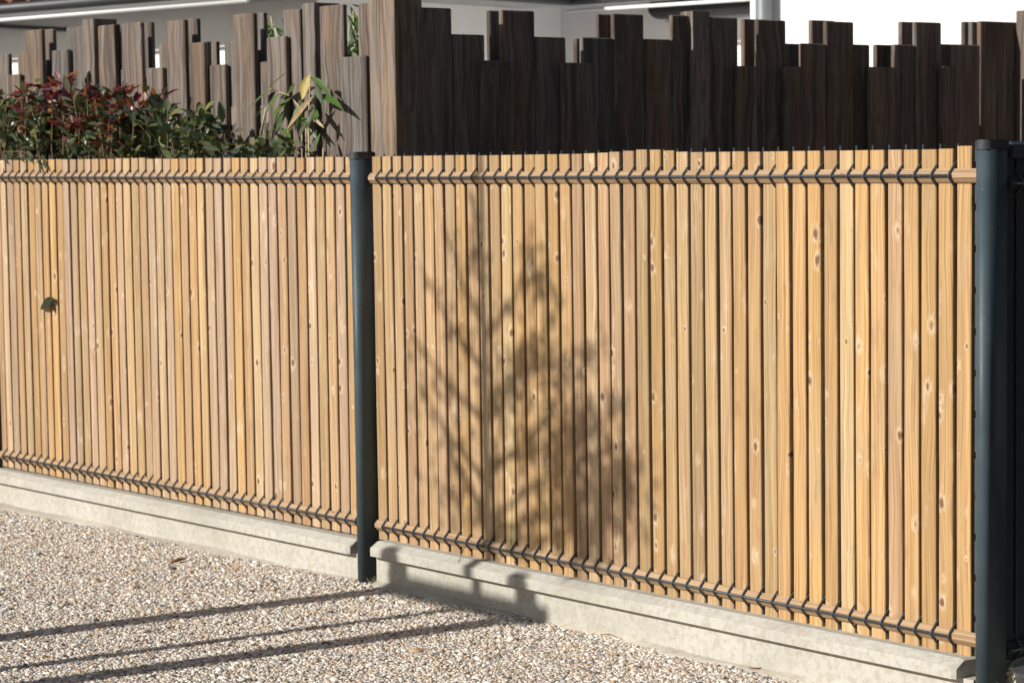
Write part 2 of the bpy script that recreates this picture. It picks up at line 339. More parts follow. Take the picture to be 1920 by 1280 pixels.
# ------------------------------------------------------------------ posts
def post_meshes():
    arc = [(-.02 * math.cos(t_), -.02 * math.sin(t_)) for t_ in np.linspace(0, math.pi, 15)]
    prof = arc + [(.02, .058), (-.02, .058)]
    tube_ = MB(); tube_.prism(prof, 'z', -.02, 1.379, True)
    me_t = tube_.mesh('tube')
    fl = MB()
    for k in range(14):
        z0 = -.02 + k * .1; fl.box(-.0285, -.0201, .0352, .055, z0, min(z0 + .084, 1.379))
    fl.box(-.0235, -.0202, .0358, .0545, -.02, 1.3785)
    me_f = fl.mesh('flange')
    arc2 = [(-.0226 * math.cos(t_), -.0226 * math.sin(t_)) for t_ in np.linspace(0, math.pi, 15)]
    cp = MB(); cp.prism(arc2 + [(.0226, .061), (-.031, .061), (-.031, .034), (-.0226, .033)], 'z', 1.374, 1.394)
    arc3 = [(-.019 * math.cos(t_), -.019 * math.sin(t_)) for t_ in np.linspace(0, math.pi, 15)]
    cp.prism(arc3 + [(.019, .058), (-.026, .058), (-.026, .036), (-.019, .03)], 'z', 1.3935, 1.397)
    return me_t, me_f, cp.mesh('cap')
PT, PF, PC = post_meshes()
def post(x, y, label, rz=0.):
    r = thing('fence_post', (x, y, 0), label, 'fence post', rz, group='anthracite fence posts')
    link('tube', PT, PAINT, r); link('clip_flange', PF, PAINT, r); link('cap', PC, CAPM, r); return r
post(-.0775, -.0487, 'anthracite round-nosed metal post between the two timber panels')
np_ = post(2.49, -.045, 'anthracite metal post with scratched paint beside the dark return panel')
cs = MB()
for k in range(13):
    z0 = .145 + k * .1; cs.box(-.066, -.0205, .044, .052, z0, min(z0 + .083, 1.379))
cs.box(-.057, -.0206, .0446, .0515, .14, 1.378); cs.build('clip_strip', PAINT, np_)
post(XL - 2.43 * math.cos(ANL), -2.43 * math.sin(ANL) - .045, 'anthracite metal post at the far end of the sunny panel')
# ------------------------------------------------------------------ slatted panels
SLAT_W, SLAT_T = .0446, .018
def slat_mesh(v):
    mb = MB(); prof = bevel_box_prof(SLAT_W, SLAT_T, .0022); n = len(prof); zs = [0, .42, .83, 1.2465]; vs_ = []; rr = random.Random(v)
    for i, z in enumerate(zs):
        dx = rr.uniform(-.0009, .0009); dy = rr.uniform(-.0012, .0012); tw = rr.uniform(-.02, .02)
        for p in prof: vs_.append((p[0] * math.cos(tw) - p[1] * math.sin(tw) + dx, p[0] * math.sin(tw) + p[1] * math.cos(tw) + dy, z))
    fs = [(i * n + k, i * n + (k + 1) % n, (i + 1) * n + (k + 1) % n, (i + 1) * n + k) for i in range(3) for k in range(n)]
    fs += [tuple(range(n - 1, -1, -1)), tuple(3 * n + k for k in range(n))]
    mb.add(vs_, fs); return mb.mesh('slat')
SLATS = [slat_mesh(i) for i in range(6)]
def wire_mesh():
    mb = MB(); z = ZB; d_ = .0075; pts = [(0, d_, z + .004), (0, d_, z - .036), (0, -.006, z - .0455), (0, -.0265, z - .0665), (0, -.0300, z - .0725), (0, -.0265, z - .0785), (0, -.006, z - .0995), (0, d_, z - .109)]
    lo = z - 1.126
    pts += [(0, d_, lo - .036), (0, -.006, lo - .0455), (0, -.0265, lo - .0665), (0, -.0300, lo - .0725), (0, -.0265, lo - .0785), (0, -.006, lo - .0995), (0, d_, lo - .109), (0, d_, .146)]
    mb.tube(pts, .0028, 6); return mb.mesh('vertical_wire')
WIRE_ME = wire_mesh()
HONEY = [(.46, .295, .145), (.45, .315, .18), (.50, .32, .16), (.45, .295, .165), (.53, .39, .23), (.48, .325, .17), (.46, .32, .175), (.43, .285, .155)]
PALE = [(.50, .35, .205), (.46, .33, .225), (.49, .315, .155), (.52, .385, .255), (.45, .33, .235), (.47, .30, .15), (.44, .295, .175)]
TOPS_R = [-.004] * 10 + [-.006] * 9 + [-.005, -.004, -.002, 0, .003, .002, -.001, -.005, -.0065, -.007, -.007, -.0065] + [-.008] * 6 + [-.0085] * 4 + [-.009, -.009, -.008, -.002]
TOPS_L = [-.004 + random.uniform(-.0012, .0012) for _ in range(45)]
for q in (17, 18, 19, 20): TOPS_L[q] += .003
def panel(root, x_of, tops, pal, slat_mat, wire_mat, bat_mat, nw, seed, ext=(0., 0.)):
    rr = random.Random(seed)
    for j in range(nw + 1):
        o = link('slat', SLATS[rr.randrange(6)], slat_mat, root)
        xc = x_of(j) - PITCH / 2 + rr.uniform(-.0018, .0018)
        o.location = (xc, .0035 + rr.uniform(-.001, .001), .139); top = ZB + tops[j % len(tops)]
        o.scale = (1 + rr.uniform(-.03, .035), 1, (top - .139) / 1.2465)
        o.rotation_euler = (rr.uniform(-.0012, .0012), rr.uniform(-.0017, .0017), rr.uniform(-.03, .03))
        c = pal[rr.randrange(len(pal))] if not (pal is HONEY and j > 28 and rr.random() < .45) else (.53, .335, .15); k = rr.uniform(.88, 1.18); wm = rr.uniform(.84, 1.02); o.color = (c[0] * k, c[1] * k * (.985 + .02 * (1 - wm)), c[2] * k * wm, 1)
    for j in range(nw):
        o = link('vertical_wire', WIRE_ME, wire_mat, root); o.location = (x_of(j), 0, 0)
    for zc in (ZB - .0725, ZB - 1.126 - .0725):
        hw = MB(); hw.tube([(x_of(0) - .004, -.0245, zc), (x_of(nw - 1) + .004, -.0245, zc)], .0037, 8); hw.build('horizontal_wire', wire_mat, root)
        bt = MB(); a, b_ = x_of(0) - PITCH + .004 + ext[0], x_of(nw - 1) + PITCH - .004 + ext[1]
        bt.prism([(-.0056, zc - .0175), (-.0056, zc + .0165), (-.0095, zc + .0165), (-.0212, zc + .0052), (-.0212, zc - .0052), (-.0100, zc - .0175)][::-1], 'x', a, b_)
        o = bt.build('batten', bat_mat, root); o.color = (.42, .285, .165, 1)
# battens are long in X: they need grain along X
def batten_mat():
    m, t, b = new_mat('batten_pine'); v, oi = obj_vec(t)
    g1 = noise(t, scaled(t, v, (2.2, 210, 210)), 1, 3, .6); g2 = noise(t, scaled(t, v, (6, 60, 60)), 1, 2, .5)
    c = mix(t, smooth(t, g1, .38, .68), oi.outputs['Color'], (.62, .55, .48), 'MULTIPLY')
    c = mix(t, mathn(t, 'MULTIPLY', smooth(t, g2, .5, .7), .5), c, (.40, .29, .19))
    vo = N(t, 'ShaderNodeTexVoronoi'); L(t, scaled(t, v, (13, 20, 20)), vo.inputs['Vector']); vo.inputs['Scale'].default_value = 1
    sep = N(t, 'ShaderNodeSeparateColor'); L(t, vo.outputs['Color'], sep.inputs[0])
    core = mathn(t, 'MULTIPLY', smooth(t, vo.outputs['Distance'], .1, .2, 1, 0), mathn(t, 'GREATER_THAN', sep.outputs[0], .8))
    c = mix(t, mathn(t, 'MULTIPLY', core, .8), c, (.22, .10, .05))
    L(t, c, b.inputs['Base Color']); b.inputs['Roughness'].default_value = .65; bump(t, b, g1, .001, .7); return m
BATTEN = batten_mat()
pr = thing('timber_fence_panel', (0, 0, 0), 'honey timber slat panel dappled with the shadow of a tree', 'fence panel', group='timber slat fence panels')
panel(pr, lambda j: PITCH * j, TOPS_R, HONEY, WOOD, WIRE, BATTEN, NW, 3, (0., .045))
pl_ = thing('timber_fence_panel', (XL, 0, 0), 'unshaded pale timber slat panel with a small leaf caught on it', 'fence panel', ANL, SLOPE, 'timber slat fence panels')
panel(pl_, lambda j: PITCH * (j - 43), TOPS_L, PALE, WOOD, WIRE, BATTEN, NW, 11)
pb_ = thing('timber_fence_panel', (XL - 2.545 * math.cos(ANL), -2.545 * math.sin(ANL), .006), 'timber slat panel continuing past the far fence post', 'fence panel', ANL, 0., 'timber slat fence panels')
panel(pb_, lambda j: PITCH * (j - 43), TOPS_L, PALE, WOOD, WIRE, BATTEN, NW, 17)
# the dark return panel behind the near post, running away from the drive
XR = 2.486
rt = thing('dark_fence_panel', (XR, .03, 0), 'unlit dark slatted panel with a metal top rail behind the near post', 'fence panel', math.pi / 2)
rr = random.Random(5)
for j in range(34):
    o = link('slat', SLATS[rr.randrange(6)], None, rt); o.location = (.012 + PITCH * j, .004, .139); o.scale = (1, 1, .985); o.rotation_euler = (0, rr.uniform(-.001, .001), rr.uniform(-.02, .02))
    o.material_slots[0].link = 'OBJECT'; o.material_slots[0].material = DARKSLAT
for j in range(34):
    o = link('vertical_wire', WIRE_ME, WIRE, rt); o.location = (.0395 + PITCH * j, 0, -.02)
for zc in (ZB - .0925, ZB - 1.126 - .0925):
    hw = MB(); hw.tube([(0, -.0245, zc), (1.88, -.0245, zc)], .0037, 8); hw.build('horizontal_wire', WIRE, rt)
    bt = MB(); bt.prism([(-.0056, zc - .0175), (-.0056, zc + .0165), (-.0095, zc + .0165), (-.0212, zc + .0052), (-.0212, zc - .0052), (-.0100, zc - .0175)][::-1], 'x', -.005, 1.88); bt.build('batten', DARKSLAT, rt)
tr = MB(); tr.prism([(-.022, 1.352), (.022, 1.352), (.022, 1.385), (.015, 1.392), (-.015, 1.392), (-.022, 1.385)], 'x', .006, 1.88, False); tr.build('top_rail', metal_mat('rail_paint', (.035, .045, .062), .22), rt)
rpl = thing('concrete_plinth', (XR, .03, 0), 'concrete plinth below the dark return panel', 'plinth', math.pi / 2, group='concrete plinths under the fence')
w_ = MB(); w_.prism([(-.04, -.1), (.04, -.1), (.04, .1), (.03, .125), (-.03, .125), (-.04, .1)], 'x', .0, 1.9); w_.build('wall', CONC, rpl)
# ------------------------------------------------------------------ board fence behind
YB = .5; XC = -.578
BT = .022
GREYS = [(.150, .112, .084), (.165, .130, .104), (.130, .100, .078), (.18, .122, .082), (.145, .128, .116), (.185, .142, .110)]
BROWN = [(.25, .185, .14), (.22, .17, .135), (.27, .20, .15), (.235, .19, .16)]
def board(root, p0, p1, ztop, thick, pal, rr, inv):
    """p0,p1: plan end points on the front face; thickness goes to the side of inv (unit normal)"""
    p0 = np.asarray(p0); p1 = np.asarray(p1); wd = np.linalg.norm(p1 - p0)
    mb = MB(); prof = [(0, 0), (wd, 0), (wd, thick), (0, thick)]; ch = .004
    prof = [(ch, 0), (wd - ch, 0), (wd, ch), (wd, thick - ch), (wd - ch, thick), (ch, thick), (0, thick - ch), (0, ch)]
    n = len(prof); zt_ = ztop - .02; cx_, cy_ = wd / 2, thick / 2
    ins = [(cx_ + (p[0] - cx_) * (1 - .007 / wd), cy_ + (p[1] - cy_) * (1 - .007 / thick)) for p in prof]
    vs_ = [(*p, 0) for p in prof] + [(*p, zt_ - .004) for p in prof] + [(*p, zt_) for p in ins]
    fs = [(j * n + i, j * n + (i + 1) % n, (j + 1) * n + (i + 1) % n, (j + 1) * n + i) for j in range(2) for i in range(n)] + [tuple(range(n - 1, -1, -1)), tuple(2 * n + i for i in range(n))]
    mb.add(vs_, fs); o = mb.build('board', GREYWOOD, root)
    d = (p1 - p0) / wd
    o.location = (p0[0], p0[1], .02); o.rotation_euler = (0, 0, math.atan2(d[1], d[0]))
    # top arris
    c = pal[rr.randrange(len(pal))]; k = rr.uniform(.88, 1.1); o.color = (c[0] * k, c[1] * k, c[2] * k, 1)
    return o
bl = thing('board_fence', (0, 0, 0), 'sunlit weathered grey board fence with uneven tops behind the shrubs', 'board fence')
LW = [(-14, 5, 103), (9, 36, 140), (34, 50, 98), (48, 80, 56), (98, 128, 94), (127, 158, 50), (186, 216, 47), (221, 240, 130), (231, 266, 43), (275, 290, 128), (299, 316, 82), (313, 348, 38), (355, 383, 80), (387, 422, 122), (422, 440, 77), (440, 477, 26), (487, 505, 116), (501, 536, 69), (532, 564, 18), (601, 645, 10), (639, 686, 106), (673, 720, 5)]
LWB = [(100, 55), (236, 45), (284, 42), (370, 35), (405, 78), (495, 24)]
rr = random.Random(21)
for i, (a, b_, t_) in enumerate(LW):
    ya = YB if (b_ - a) > 20 else YB + .028
    if i in (4, 9, 12, 17, 20): ya -= .026
    p0 = onY(a, 160, ya); p1 = onY(b_, 160, ya); z = onY((a + b_) / 2, t_, ya)[2]
    if (b_ - a) < 22: p1 = p1 + np.array([.06, 0, 0])
    board(bl, p0[:2], p1[:2], z, BT, GREYS, rr, 1)
for b_, t_ in LWB:
    p1 = onY(b_, 120, YB + .115); z = onY(b_ - 8, t_, YB + .115)[2]; board(bl, p1[:2] - np.array([.145, 0]), p1[:2], z, BT, GREYS, rr, 1)
x0_ = onY(-60, 160, YB)[0]
for k in range(16):    # the run goes on out of frame
    xx = x0_ - .02 - k * .12; board(bl, (xx - .118, YB), (xx, YB), 1.9 - .1 * rr.choice((0, 1, 2)), BT, GREYS, rr, 1)
for (a, b_, t_) in ((156, 176, 38), (568, 590, 8)):
    p0 = onY(a, 120, YB - .012); p1 = onY(b_, 120, YB - .012); z = onY(a, t_, YB)[2]
    mb = MB(); wd = p1[0] - p0[0]; mb.prism([(.004, 0), (wd - .004, 0), (wd, .004), (wd, .115), (0, .115), (0, .004)], 'z', 0, z); o = mb.build('post', GREYWOOD, bl); o.location = (p0[0], p0[1], 0); o.color = (.20, .165, .14, 1)
for zc in (.35, 1.05, 1.55):
    mb = MB(); mb.box(-6.2, XC - .06, YB + .0245, YB + .088, zc - .035, zc + .035); o = mb.build('rail', GREYWOOD, bl); o.color = (.30, .25, .2, 1)
# corner post: two lit planks and the side face
mb = MB()
pa, pb = onY(720, 160, YB - .015), onY(737, 160, YB - .015)
cpst = thing('corner_post', (XC - .09, YB, 0), 'tall square post at the corner of the board fence', 'post')
mb.prism([(-.065, -.017), (-.004, -.017), (0, -.013), (0, .10), (-.065, .10)], 'z', 0, 2.03); mb.box(-.0625, -.003, -.012, .095, 2.03, 2.034)
o = mb.build('plank', GREYWOOD, cpst); o.color = (.23, .17, .12, 1)
mb = MB(); mb.prism([(.005, -.019), (.082, -.019), (.086, -.015), (.086, .105), (.005, .105)], 'z', 0, 2.05); o = mb.build('plank', GREYWOOD, cpst); o.color = (.26, .185, .12, 1)
br = thing('board_fence', (0, 0, 0), 'brown board fence with stepped tops running back in shade from the corner post', 'board fence')
RW = [(786, 850, 15), (850, 911, 65), (943, 1005, 20), (1005, 1063, 70), (1093, 1152, 71), (1152, 1209, 27), (1209, 1261, 74), (1328, 1385, 33), (1421, 1475, 38), (1504, 1550, 82), (1550, 1602, 41), (1602, 1632, 84), (1677, 1716, 84), (1717, 1766, 42), (1838, 1912, 41)]
RWLOW = [(905, 965, 114), (1056, 1113, 118), (1383, 1421, 124), (1472, 1506, 125), (1632, 1679, 126), (1766, 1792, 124), (1790, 1838, 84)]
RWB = [(919, 20), (1081, 72), (1122, 27), (1395, 36), (1472, 82), (1522, 38), (1643, 84), (1690, 41), (1766, 83), (1808, 41), (1822, 41)]
for lst, off in ((RW, 0.), (RWLOW, .0235)):
    for a, b_, t_ in lst:
        X_ = XC + off; p0 = onX(a, 160, X_); p1 = onX(b_, 160, X_); z = onX((a + b_) / 2, t_, X_)[2]
        board(br, p0[:2], p1[:2] - np.array([0, .0015]), z, BT, GREYS, rr, 1)
for a, t_ in RWB:
    X_ = XC - (.10 if a != 1822 else .024); p0 = onX(a, 100, X_); z = onX(a + 8, t_, X_)[2]; board(br, p0[:2], p0[:2] + np.array([0, .143]), z, BT, GREYS, rr, 1)
p0 = onX(1261, 150, XC + .02); p1 = onX(1328, 150, XC + .02)
mb = MB(); mb.prism([(0, 0), (.07, 0), (.07, .09), (0, .09)], 'z', 0, onX(1300, 22, XC)[2]); o = mb.build('post', GREYWOOD, br); o.location = (XC - .05, p0[1] + .11, 0); o.color = (.24, .19, .155, 1)
p0b = onX(1261, 150, XC); board(br, p0b[:2], p0b[:2] + np.array([0, .115]), onX(1275, 29, XC)[2], BT, GREYS, rr, 1)
for zc in (.35, 1.05, 1.5):
    mb = MB(); mb.box(XC - .092, XC - .0245, YB + .14, 3.88, zc - .035, zc + .035); o = mb.build('rail', GREYWOOD, br); o.color = (.25, .19, .15, 1)
# the far return of the board fence
bf = thing('board_fence', (0, 0, 0), 'far sunlit stretch of board fence past the end of the dark boards', 'board fence')
pe = onX(1903, 150, XC); zt = onX(1910, 21, XC)[2]
for k in range(14): board(bf, (pe[0] + .003 + k * .148, pe[1] + .01 * (k % 2)), (pe[0] + .146 + k * .148, pe[1] + .01 * (k % 2)), zt - .1 * (k % 3), BT, GREYS, rr, 1)
# ------------------------------------------------------------------ house
ah = math.radians(11); HN = np.array([math.sin(ah), -math.cos(ah), 0.]); HA = np.array([math.cos(ah), math.sin(ah), 0.])
HI = np.array([-6.896, 6.603, 0.]); HA0 = HI + 2.5045 * HN
house = thing('house', (HI[0], HI[1], 0), 'white rendered house with clay tile roof and grey gutters behind the board fence', 'house', ah)
# house frame: x along the front walls (towards the near side), y inwards (away from the street); origin at the inner corner
def loc(p): d = np.asarray(p, float) - HI; return np.array([d @ HA, -(d @ HN), d[2]])
xa = 0.; ya = -2.5045
def hbox(name, x0, x1, y0, y1, z0, z1, mat): mb = MB(); mb.box(x0, x1, y0, y1, z0, z1); return mb.build(name, mat, house)
def gable(x0, x1, y0, zr0, zr1, yr0):                          # walls follow the slope of the roof
    zz = lambda y: zr0 + (zr1 - zr0) * (y - yr0) / (3 - yr0) - .03
    mb = MB(); mb.prism([(y0, 0), (6, 0), (6, zz(3)), (3, zz(3)), (y0, zz(y0))], 'x', x0, x1); return mb.build('wall', RENDER, house)
gable(-9, xa, ya, 2.47, 4.1, ya - .445)                       # wing that comes forward
gable(xa + .002, 9.2, 0, 2.47, 3.6, -.445)                    # wing set back
cx = loc(on_plane(1407, 60, HI + 1.2 * HN, HN)); hbox('wall', cx[0], 9.5, -1.2, -.002, 0, 3.6, RENDER)   # sunlit bay on the right
# soffits, gutters and roofs
OV = .43
hbox('soffit', -9.2, xa + .4, ya - OV, ya - .002, 2.425, 2.45, SOFFIT)
hbox('soffit', xa + .003, xa + .4, ya + .002, -OV - .002, 2.425, 2.45, SOFFIT)
hbox('soffit', xa + .402, cx[0] - .01, -OV, -.003, 2.425, 2.45, SOFFIT)
def gutter(path):
    mb = MB(); mb.tube(path, .038, 12); return mb.build('gutter', GUTTER, house)
gutter([(-9.2, ya - OV - .05, 2.458), (xa + .46, ya - OV - .05, 2.458)])
gutter([(xa + .46, ya - OV - .045, 2.459), (xa + .46, -OV - .045, 2.459)])
gutter([(xa + .46, -OV - .05, 2.458), (cx[0] - .02, -OV - .05, 2.458)])
rail_a = loc(on_plane(465, 3, HA0 + .46 * HN, HN))
for x0, x1, y in ((-9., rail_a[0], ya - .46), (xa + .42, cx[0] - .02, -.46)):
    mb = MB(); mb.tube([(x0, y, 2.384), (x1, y, 2.384)], .0125, 10); mb.build('white_rail', WHITE, house)
def roof(x0, x1, y0, y1, z0, z1, nm='roof'):
    mb = MB(); n = int((x1 - x0) / .2); vs_ = []; fs = []
    cols = n * 6
    rows = max(4, int(abs(y1 - y0) / .35))
    for j in range(rows + 1):
        for k in range(2):
            v = min(1., (j + k * .98) / rows) if j < rows else 1.
            for i in range(cols + 1):
                x = x0 + (x1 - x0) * i / cols; vs_.append((x, y0 + (y1 - y0) * v, z0 + (z1 - z0) * v + .04 * abs(math.sin(math.pi * n * i / cols)) + (.025 if k == 0 else 0.)))
    w1 = cols + 1; nr = (rows + 1) * 2
    for j in range(nr - 1):
        for i in range(cols): a = j * w1 + i; fs.append((a, a + 1, a + w1 + 1, a + w1))
    mb.add(vs_, fs, None, True); return mb.build(nm, TILE, house)
roof(-9.2, xa + .45, ya - OV - .015, 3, 2.47, 4.1)
roof(xa + .5, 9.3, -OV - .015, 3, 2.47, 3.6)
# downpipe, awning cassette, porch return
dp = loc(on_plane(1434, 40, HI + 1.26 * HN, HN)); mb = MB(); mb.tube([(dp[0], -1.27, .0), (dp[0], -1.27, 3.5)], .052, 12); mb.build('downpipe', ZINC, house)
aw0 = loc(on_plane(1222, 14, HI + .25 * HN, HN)); aw1x = cx[0] - .004
mb = MB(); n = 14; prof = [(-.16 + .13 * math.cos(q) * 1.05, aw0[2] - .012 + .068 * math.sin(q)) for q in np.linspace(0, 2 * math.pi, n, endpoint=False)]
mb.prism(prof, 'x', aw0[0], aw1x, True); aw = mb.build('awning_cassette', BLACKF, house)
mb = MB(); mb.tube([(aw0[0] + .001, -.16, aw0[2]), (aw0[0] - .04, -.16, aw0[2])], [.052, .03], 12); mb.build('end_cap', BLACKF, aw)
hbox('awning_shade', aw0[0] + .02, aw1x, -.12, -.004, aw0[2] - .10, aw0[2] - .058, PALEGREY)  # grey slab standing in for the shade under the cassette
# dark sloping bar on the wall
q0 = loc(on_plane(-70, 46, HA0 + .03 * HN, HN)); q1 = loc(on_plane(150, 57, HA0 + .03 * HN, HN))
mb = MB(); mb.tube([q0, q1], .014, 8); mb.build('stay_bar', GUTTER, house)
g = MB(); g.add([(-16, 3.62, .006), (14, 3.62, .006), (14, 14, .006), (-16, 14, .006)], [(0, 1, 2, 3)])
tag(g.build('bounce_terrace', plain('bounce_terrace_paving', (.74, .72, .68), .8, 4, .9)), kind='structure')  # unseen pale sheet added to bounce sunlight up onto the house wall
# ------------------------------------------------------------------ shrubs
GREENS = [(.058, .076, .042), (.076, .094, .050), (.048, .064, .044), (.092, .106, .048), (.070, .088, .064), (.110, .118, .038), (.092, .080, .048)]
REDS = [(.13, .018, .022), (.17, .03, .03), (.09, .015, .025), (.20, .07, .02), (.07, .02, .03)]
def rnd_unit(rr):
    v = np.array([rr.gauss(0, 1) for _ in range(3)]); return v / np.linalg.norm(v)
def shrub(name, label, pxs, Yc, depth, nstem, red, seed, group, twig_leaves=13):
    """pxs: (px x, px y of the outline) along its top; the shrub's outline follows them at distance Yc"""
    rr = random.Random(seed); pts = [onY(x, y, Yc) for x, y in pxs]
    base = np.array([np.mean([p[0] for p in pts]), Yc, 0]); root = thing(name, base, label, 'shrub', group=group)
    st = MB(); lf = MB(); xs = [p[0] for p in pts]; zs = [p[2] for p in pts]
    for k in range(nstem):
        x = rr.uniform(xs[0], xs[-1]); zt_ = np.interp(x, xs, zs) * rr.uniform(.93, 1.0) - abs(rr.gauss(0, .035)); y = Yc + rr.uniform(-depth, depth) * .8
        b0 = np.array([base[0] + (x - base[0]) * .55, Yc + (y - Yc) * .4, 0.]); tp = np.array([x, y, zt_])
        path = [b0 + (tp - b0) * u + np.array([rr.gauss(0, .012), rr.gauss(0, .012), 0]) * (u > 0) for u in (0, .3, .55, .75, .88, 1)]
        st.tube([p - base for p in path], [.008, .0065, .005, .0038, .0028, .0015], 5)
        isred = rr.random() < red
        # leaves up the stem, whorls of side twigs
        for q in range(twig_leaves * 3):
            u = 1 - .62 * (rr.random() ** 1.5); i = min(int(u * 5), 4); p = path[i] + (path[i + 1] - path[i]) * (u * 5 - i) if u < 1 else path[5]
            spread = .045 + .10 * (1 - u) * rr.random()
            dirn = rnd_unit(rr); dirn[2] = abs(dirn[2]) * .7 + .15; dirn /= np.linalg.norm(dirn)
            b_ = p + dirn * spread * rr.random(); b_[1] = min(max(b_[1], .045), YB - .06)
            ln = rr.uniform(.038, .074); tip = b_ + (dirn * .8 + rnd_unit(rr) * .35) * ln
            if tip[1] > YB - .03: tip[1] = YB - .03
            if tip[2] < 1.37 and tip[1] < .04: tip[1] = .045
            if isred and u > .82: c = rr.choice(REDS)
            else: c = rr.choice(GREENS)
            kk = rr.uniform(.9, 2.1); c = tuple(v * kk for v in c)
            lf.leaf(b_ - base, tip - base, ln * rr.uniform(.40, .52), rnd_unit(rr) * .5 + np.array([0, -.2, .8]), c, rr.uniform(-.1, .25), 4, rr.uniform(.1, .4))
    st.build('stems', STEM, root); lf.build('foliage', LEAF, root); return root, lf, base
G_ = 'shrubs between the two fences'
shrub('photinia_shrub', 'green leafy shrub spilling over the fence top at its far end', [(-160, 150), (-60, 165), (20, 168), (60, 172), (105, 185)], .24, .15, 60, .12, 1, G_)
shrub('photinia_shrub', 'bushy shrub with dark red young leaves above green ones', [(75, 150), (110, 135), (150, 160), (205, 148), (235, 165), (262, 180)], .25, .14, 56, .68, 2, G_)
shrub('photinia_shrub', 'sparse green shrub beside the red-leaved one', [(250, 190), (285, 168), (310, 195), (345, 200), (385, 195), (412, 215)], .26, .13, 34, .05, 3, G_, 11)
shrub('photinia_shrub', 'low thin green shrub at the foot of the bamboo', [(400, 225), (440, 235), (480, 250), (520, 258), (556, 268)], .27, .12, 24, .03, 4, G_, 10)
# leaves hanging over the fence top
ov = thing('shrub_sprig', onY(40, 296, -.02), 'small leafy sprig hanging over the top of the pale panel', 'sprig')
lf = MB(); st = MB(); o0 = np.array(ov.location)
for (x0, y0, x1, y1, c) in ((8, 292, 14, 307, 0), (25, 286, 19, 300, 5), (44, 288, 41, 303, 5), (56, 290, 58, 305, 1), (66, 296, 73, 305, 5), (76, 296, 76, 325, 2), (81, 298, 87, 318, 0), (50, 284, 62, 294, 3)):
    a = onY(x0, y0, -.068 + .004 * c); b_ = onY(x1, y1, -.088); lf.leaf(a - o0, b_ - o0, .017, np.array([.3, -1, .2]), GREENS[c], .0, 4, .25)
st.tube([onY(5, 285, .05) - o0, onY(40, 284, -.03) - o0, onY(80, 296, -.075) - o0], [.002, .0016, .001], 5)
lf.build('leaves', LEAF, ov); st.build('twig', STEM, ov)
# ------------------------------------------------------------------ bamboo
bb = thing('bamboo_plant', (onY(560, 295, .42)[0], .42, 0), 'thin bamboo with long green leaves and two withered ones', 'bamboo')
o0 = np.array(bb.location); GB = [(.075, .125, .03), (.095, .15, .04), (.06, .10, .03)]
leaves = [((499, 168), (541, 133), 11, 0, 0), ((508, 167), (457, 213), 9, 1, .1), ((499, 197), (471, 230), 12, 2, .05), ((523, 175), (501, 210), 14, 1, .05), ((545, 184), (508, 222), 12, 1, .1), ((552, 157), (542, 176), 6, 1, 0), ((568, 194), (549, 225), 10, 0, .1), ((589, 182), (644, 198), 10, 0, .25), ((581, 145), (622, 178), 8, 1, .3), ((560, 215), (575, 240), 8, 2, .1), ((545, 258), (528, 240), 7, 0, 0), ((530, 272), (505, 262), 8, 2, 0), ((540, 275), (566, 262), 8, 1, 0), ((580, 235), (596, 262), 6, 2, .1), ((552, 236), (540, 262), 6, 1, 0), ((512, 238), (502, 262), 6, 0, 0), ((590, 205), (577, 236), 8, 2, 0), ((575, 170), (560, 196), 7, 0, .1), ((530, 190), (515, 232), 12, 0, .05), ((548, 170), (520, 196), 10, 1, .1), ((592, 160), (606, 196), 8, 2, .2), ((586, 200), (600, 232), 8, 0, .1), ((566, 205), (553, 246), 9, 1, .05), ((536, 205), (518, 246), 9, 2, .05), ((600, 250), (590, 282), 6, 1, 0), ((520, 256), (545, 285), 7, 0, 0), ((574, 262), (586, 290), 6, 2, 0)]
lf = MB(); rr = random.Random(4)
for a, b_, wd, c, dr in leaves:
    pa = onY(*a, .43 + rr.uniform(-.03, .03)); pb = onY(*b_, .43 + rr.uniform(-.06, .02)); lf.leaf(pa - o0, pb - o0, wd * .0030, np.array([rr.uniform(-.5, .5), -.6, .8]), tuple(v * rr.uniform(.85, 1.2) for v in GB[c]), dr, 6, .18)
lf.build('leaves', BAMBOO, bb)
dl = MB()
for a, b_, wd, c, dr in (((579, 142), (567, 187), 17, (.50, .37, .10), .0), ((586, 182), (538, 241), 10, (.46, .33, .19), .1), ((590, 222), (608, 240), 5, (.55, .42, .25), 0)):
    pa = onY(*a, .41); pb = onY(*b_, .39); dl.leaf(pa - o0, pb - o0, wd * .0023, np.array([.4, -.9, .1]), c, dr, 6, .45)
dl.build('withered_leaves', BAMBOO, bb)
ca = MB()
for pth, rd in (([(577, 300), (579, 220), (582, 137)], .0035), ([(569, 300), (574, 240), (590, 180)], .003), ([(560, 300), (566, 230), (568, 190)], .0025), ([(585, 300), (578, 250), (560, 200), (545, 180), (508, 167)], .0022), ([(522, 300), (535, 250), (552, 236)], .0022), ([(604, 300), (606, 262)], .0055), ([(489, 252), (499, 202)], .0058), ([(480, 300), (489, 250)], .005), ([(548, 262), (560, 300)], .002)):
    P_ = [onY(*q, .43) - o0 for q in pth]; P_[0] = np.array([P_[0][0] * .8, 0, -.0]) if pth[0][1] > 290 else P_[0]
    ca.tube(P_, [rd] * (len(P_) - 1) + [rd * .6], 6)
ca.build('canes', CANE, bb)
b2 = thing('bamboo_plant', (-1.25, .95, 0), 'bamboo foliage showing through gaps behind the grey board fence', 'bamboo')
o0 = np.array(b2.location); lf = MB(); ca = MB(); rr = random.Random(9)
